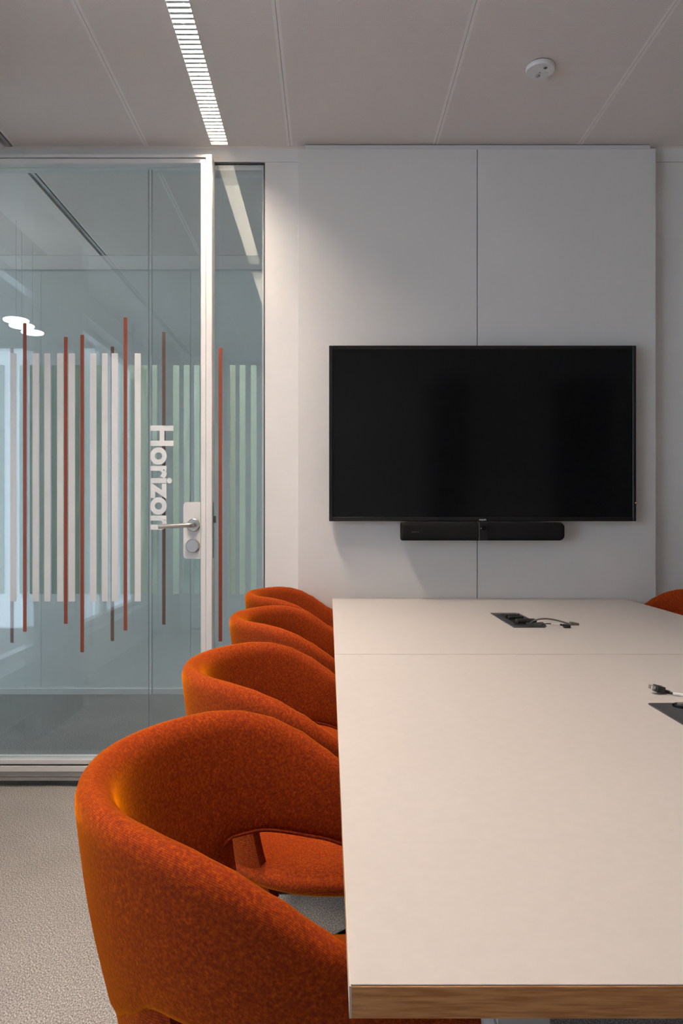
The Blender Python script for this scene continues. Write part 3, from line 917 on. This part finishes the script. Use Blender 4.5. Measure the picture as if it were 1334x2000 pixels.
# lower edge against the angle from the back (degrees), then along the arm
ZL = [(0, 0.548), (15, 0.556), (30, 0.577), (42, 0.606), (52, 0.634), (65, 0.634), (90, 0.616), (110, 0.598), (130, 0.575), (160, 0.56)]
RO = 0.2500                                  # radius of the middle of the wall at the rim
ARM = 0.20                                   # straight part of the arms
def plan(s):
    """s in degrees-like units: |s|<=90 on the arc, beyond along the arm; returns x, y, outward normal"""
    sg = 1 if s >= 0 else -1
    a = abs(s)
    if a <= 90:
        q = math.radians(a)
        return (-RO * math.cos(q), sg * RO * math.sin(q), -math.cos(q), sg * math.sin(q))
    u = (a - 90) / 70.0
    x = ARM * u
    y = RO - 0.030 * u * u
    nx, ny = 0.30 * u, 1.0
    ll = math.hypot(nx, ny)
    return (x, sg * y, nx / ll, sg * ny / ll)
def shell():
    ss = [-160 + 320 * k / 96 for k in range(97)]
    rings, su = [], []
    acc = 0.0
    prev = None
    nsec = None
    TH = 0.0210
    for s in ss:
        x, y, nx, ny = plan(s)
        if prev is not None: acc += math.hypot(x - prev[0], y - prev[1])
        prev = (x, y)
        su.append(acc)
        zu, zl = lerp_tab(ZU, x), lerp_tab(ZL, abs(s))
        end = max(0.0, (abs(s) - 146) / 14.0)
        k = math.sqrt(max(0.02, 1 - end * end))
        zm = (zu + zl) / 2
        zu, zl = zm + (zu - zm) * k, zm + (zl - zm) * k
        th = TH * (0.35 + 0.65 * k)
        sec = []
        # outer side, going up
        for i in range(7):
            t = i / 6
            sec.append((th, zl + th * 0.8 + (zu - zl - 2.1 * th) * t, t))
        # crest
        for i in range(1, 9):
            a = PI * i / 9
            sec.append((th * math.cos(a), zu - 1.3 * th + 1.3 * th * math.sin(a), 1.0))
        # inner side, going down
        for i in range(7):
            t = 1 - i / 6
            sec.append((-th, zl + th * 0.8 + (zu - zl - 2.1 * th) * t, t))
        # bottom
        for i in range(1, 6):
            a = PI + PI * i / 6
            sec.append((th * math.cos(a), zl + th * 0.8 + th * 0.8 * math.sin(a), 0.0))
        ring_ = []
        for n, z, t in sec:
            lean = -0.170 * (0.789 - z) * (1.0 if abs(s) <= 90 else max(0.35, 1 - (abs(s) - 90) / 80))
            bulge = 0.004 * math.sin(PI * t) * (1 if n > 0 else -0.6)
            ring_.append(Vector((x + nx * (n + lean + bulge), y + ny * (n + lean + bulge), z)))
        rings.append(ring_)
    r0 = rings[len(rings) // 2]
    sv = [0.0]
    for i in range(len(r0)):
        sv.append(sv[-1] + (r0[(i + 1) % len(r0)] - r0[i]).length)
    return rings, su, sv
def make_chair():
    root = empty('tub_chair', (0, 0, 0))
    rings, su, sv = shell()
    MB().loops(rings, True, True, (su, sv)).build('back_shell', M['fabric'], root, True, None)
    # piping along the inner lower edge of both arms
    idx = 22
    for sgn in (0, 1):
        rr_ = rings[62:94] if sgn else rings[3:35]
        MB().tube([r[idx] + Vector((0, 0, -0.001)) for r in rr_], 0.0026, 8).build('piping', M['fabric'], root, True, None)
    # back support joining shell and seat
    tr = []
    angs = [-54 + 108 * k / 26 for k in range(27)]
    prof = [(0.226, 0.655), (0.221, 0.610), (0.211, 0.560), (0.197, 0.500), (0.180, 0.450), (0.160, 0.415)]
    for a in angs:
        q = math.radians(a)
        e = 1 - 0.5 * max(0, (abs(a) - 47) / 7)
        th = 0.017 * e
        o_, i_ = [], []
        for r, z in prof:
            qq = q * (1 + 0.09 * (0.66 - z) / 0.22)
            o_.append(Vector((-(r + th) * math.cos(qq), (r + th) * math.sin(qq), z)))
            i_.append(Vector((-(r - th) * math.cos(qq), (r - th) * math.sin(qq), z)))
        tr.append(o_ + i_[::-1])
    su2 = [0.0045 * k * 2 for k in range(27)]
    sv2 = [0.03 * k for k in range(14)]
    MB().loops(tr, True, True, (su2, sv2)).build('back_support', M['fabric'], root, True, 0.9)
    # seat
    layers = [(0.418, 0.120), (0.421, 0.092), (0.431, 0.062), (0.444, 0.034), (0.456, 0.013), (0.468, 0.004), (0.4765, 0.006), (0.4800, 0.011), (0.4790, 0.016), (0.486, 0.024), (0.490, 0.055), (0.4925, 0.09), (0.4935, 0.14), (0.494, 0.185)]
    rings2 = []
    for z, i in layers:
        R, hw, fr = 0.212 - i, 0.224 - i, max(0.03, 0.10 - i * 0.5)
        out = [(-R * math.cos(a) if abs(a) < PI / 2 else 0.0, hw * math.sin(a)) for a in [-PI / 2 + PI * k / 20 for k in range(21)]]
        xf = 0.235 - i
        out += [(xf - fr + fr * math.sin(a), hw - fr + fr * math.cos(a)) for a in [PI / 2 * k / 6 for k in range(7)]]
        out += [(xf - fr + fr * math.cos(a), -hw + fr - fr * math.sin(a)) for a in [PI / 2 * k / 6 for k in range(7)]]
        rings2.append([Vector((x, y, z)) for x, y in out])
    nn = len(rings2[0])
    st = MB().loops(rings2, True, True)
    o = st.build('seat', M['fabric'], root, True, None)
    ul = o.data.uv_layers.new(name='UVMap')
    for p in o.data.polygons:
        for li in p.loop_indices:
            co = o.data.vertices[o.data.loops[li].vertex_index].co
            ul.data[li].uv = (co.x, co.y + co.z)
    # underframe and legs
    mb = MB()
    mb.box(-0.11, 0.13, -0.11, 0.11, 0.405, 0.416, 0.003, 1)
    mb.build('seat_plate', M['black'], root)
    for sx in (-1, 1):
        for sy in (-1, 1):
            a = (0.01 + sx * 0.10, sy * 0.095, 0.408)
            b = (0.01 + sx * 0.225, sy * 0.225, 0.006)
            lg = MB().tube([a, b], [0.0115, 0.008], 12).build('leg', M['black'], root, True)
            m_ = tuple(a[k] + (b[k] - a[k]) * 0.30 for k in range(3))
            MB().tube([(sx * 0.135 + 0.01, sy * 0.050, 0.425), m_], 0.0065, 8).build('strut', M['black'], lg, True)
            MB().lathe([(0, 0), (0.011, 0), (0.011, 0.008), (0, 0.008)], (b[0], b[1], 0.0), 'Z', 12).build('foot_glide', M['black'], lg)
    MB().tube([(-0.145, -0.145, 0.26), (0.165, 0.145, 0.26)], 0.006, 8).build('cross_bar', M['black'], root, True)
    MB().tube([(-0.145, 0.145, 0.26), (0.165, -0.145, 0.26)], 0.006, 8).build('cross_bar', M['black'], root, True)
    return root
proto = make_chair()
CH = [(-0.010, 0.862, 0, 'orange wool tub chair nearest the camera, its whole back shown'),
      (-0.010, 1.440, 0, 'orange wool tub chair second from the camera at the table left side'),
      (-0.010, 2.105, 0, 'orange wool tub chair third from the camera at the table left side'),
      (-0.034, 2.700, 0, 'orange wool tub chair farthest along the left side, against the wall'),
      (1.222, 2.625, PI, 'orange wool tub chair at the right side of the table, mostly cut off')]
for i, (x, y, rz, lab) in enumerate(CH):
    c = proto if i == 0 else copy_tree(proto)
    c.location = (x, y, 0)
    c.rotation_euler = (0, 0, rz)
    tag(c, lab, 'chair', 'orange tub chairs round the table')

# ------------------------------------------------------------------ curtain and rear wall items (seen as reflections)
def curtain(name, y0, y1, x, lab, amp=0.045, waves=7):
    n = waves * 10
    ring_a, ring_b = [], []
    for k in range(n + 1):
        t = k / n
        xx = x + amp * math.sin(2 * PI * waves * t)
        ring_a.append((xx, y0 + (y1 - y0) * t, 0.015))
        ring_b.append((xx * 1.0, y0 + (y1 - y0) * t, H - 0.008))
    o = MB().loops([ring_a, ring_b], False, False).build(name, M['curtain'], None, True, None)
    md = o.modifiers.new('thickness', 'SOLIDIFY')
    md.thickness = 0.0015
    return tag(o, lab, 'curtain')
curtain('curtain', 1.85, 2.45, -1.40, 'white curtain gathered beside the facade window near the glass door')
curtain('curtain', -0.80, -0.35, -1.40, 'white curtain gathered at the rear end of the facade window')
for x0, x1, lab in ((0.92, 1.24, 'narrow tall dark cabinet against the rear wall'), (2.08, 2.52, 'wide tall dark cabinet in the rear right corner')):
    o = tag(empty('tall_cabinet', ((x0 + x1) / 2, YR, 0)), lab, 'cabinet')
    box('body', M['dark_panel'], x0, x1, YR + 0.001, YR + 0.28, 0.0, 2.3, o)
    box('door', M['dark_panel'], x0 + 0.004, x1 - 0.004, YR + 0.281, YR + 0.30, 0.05, 2.29, o)
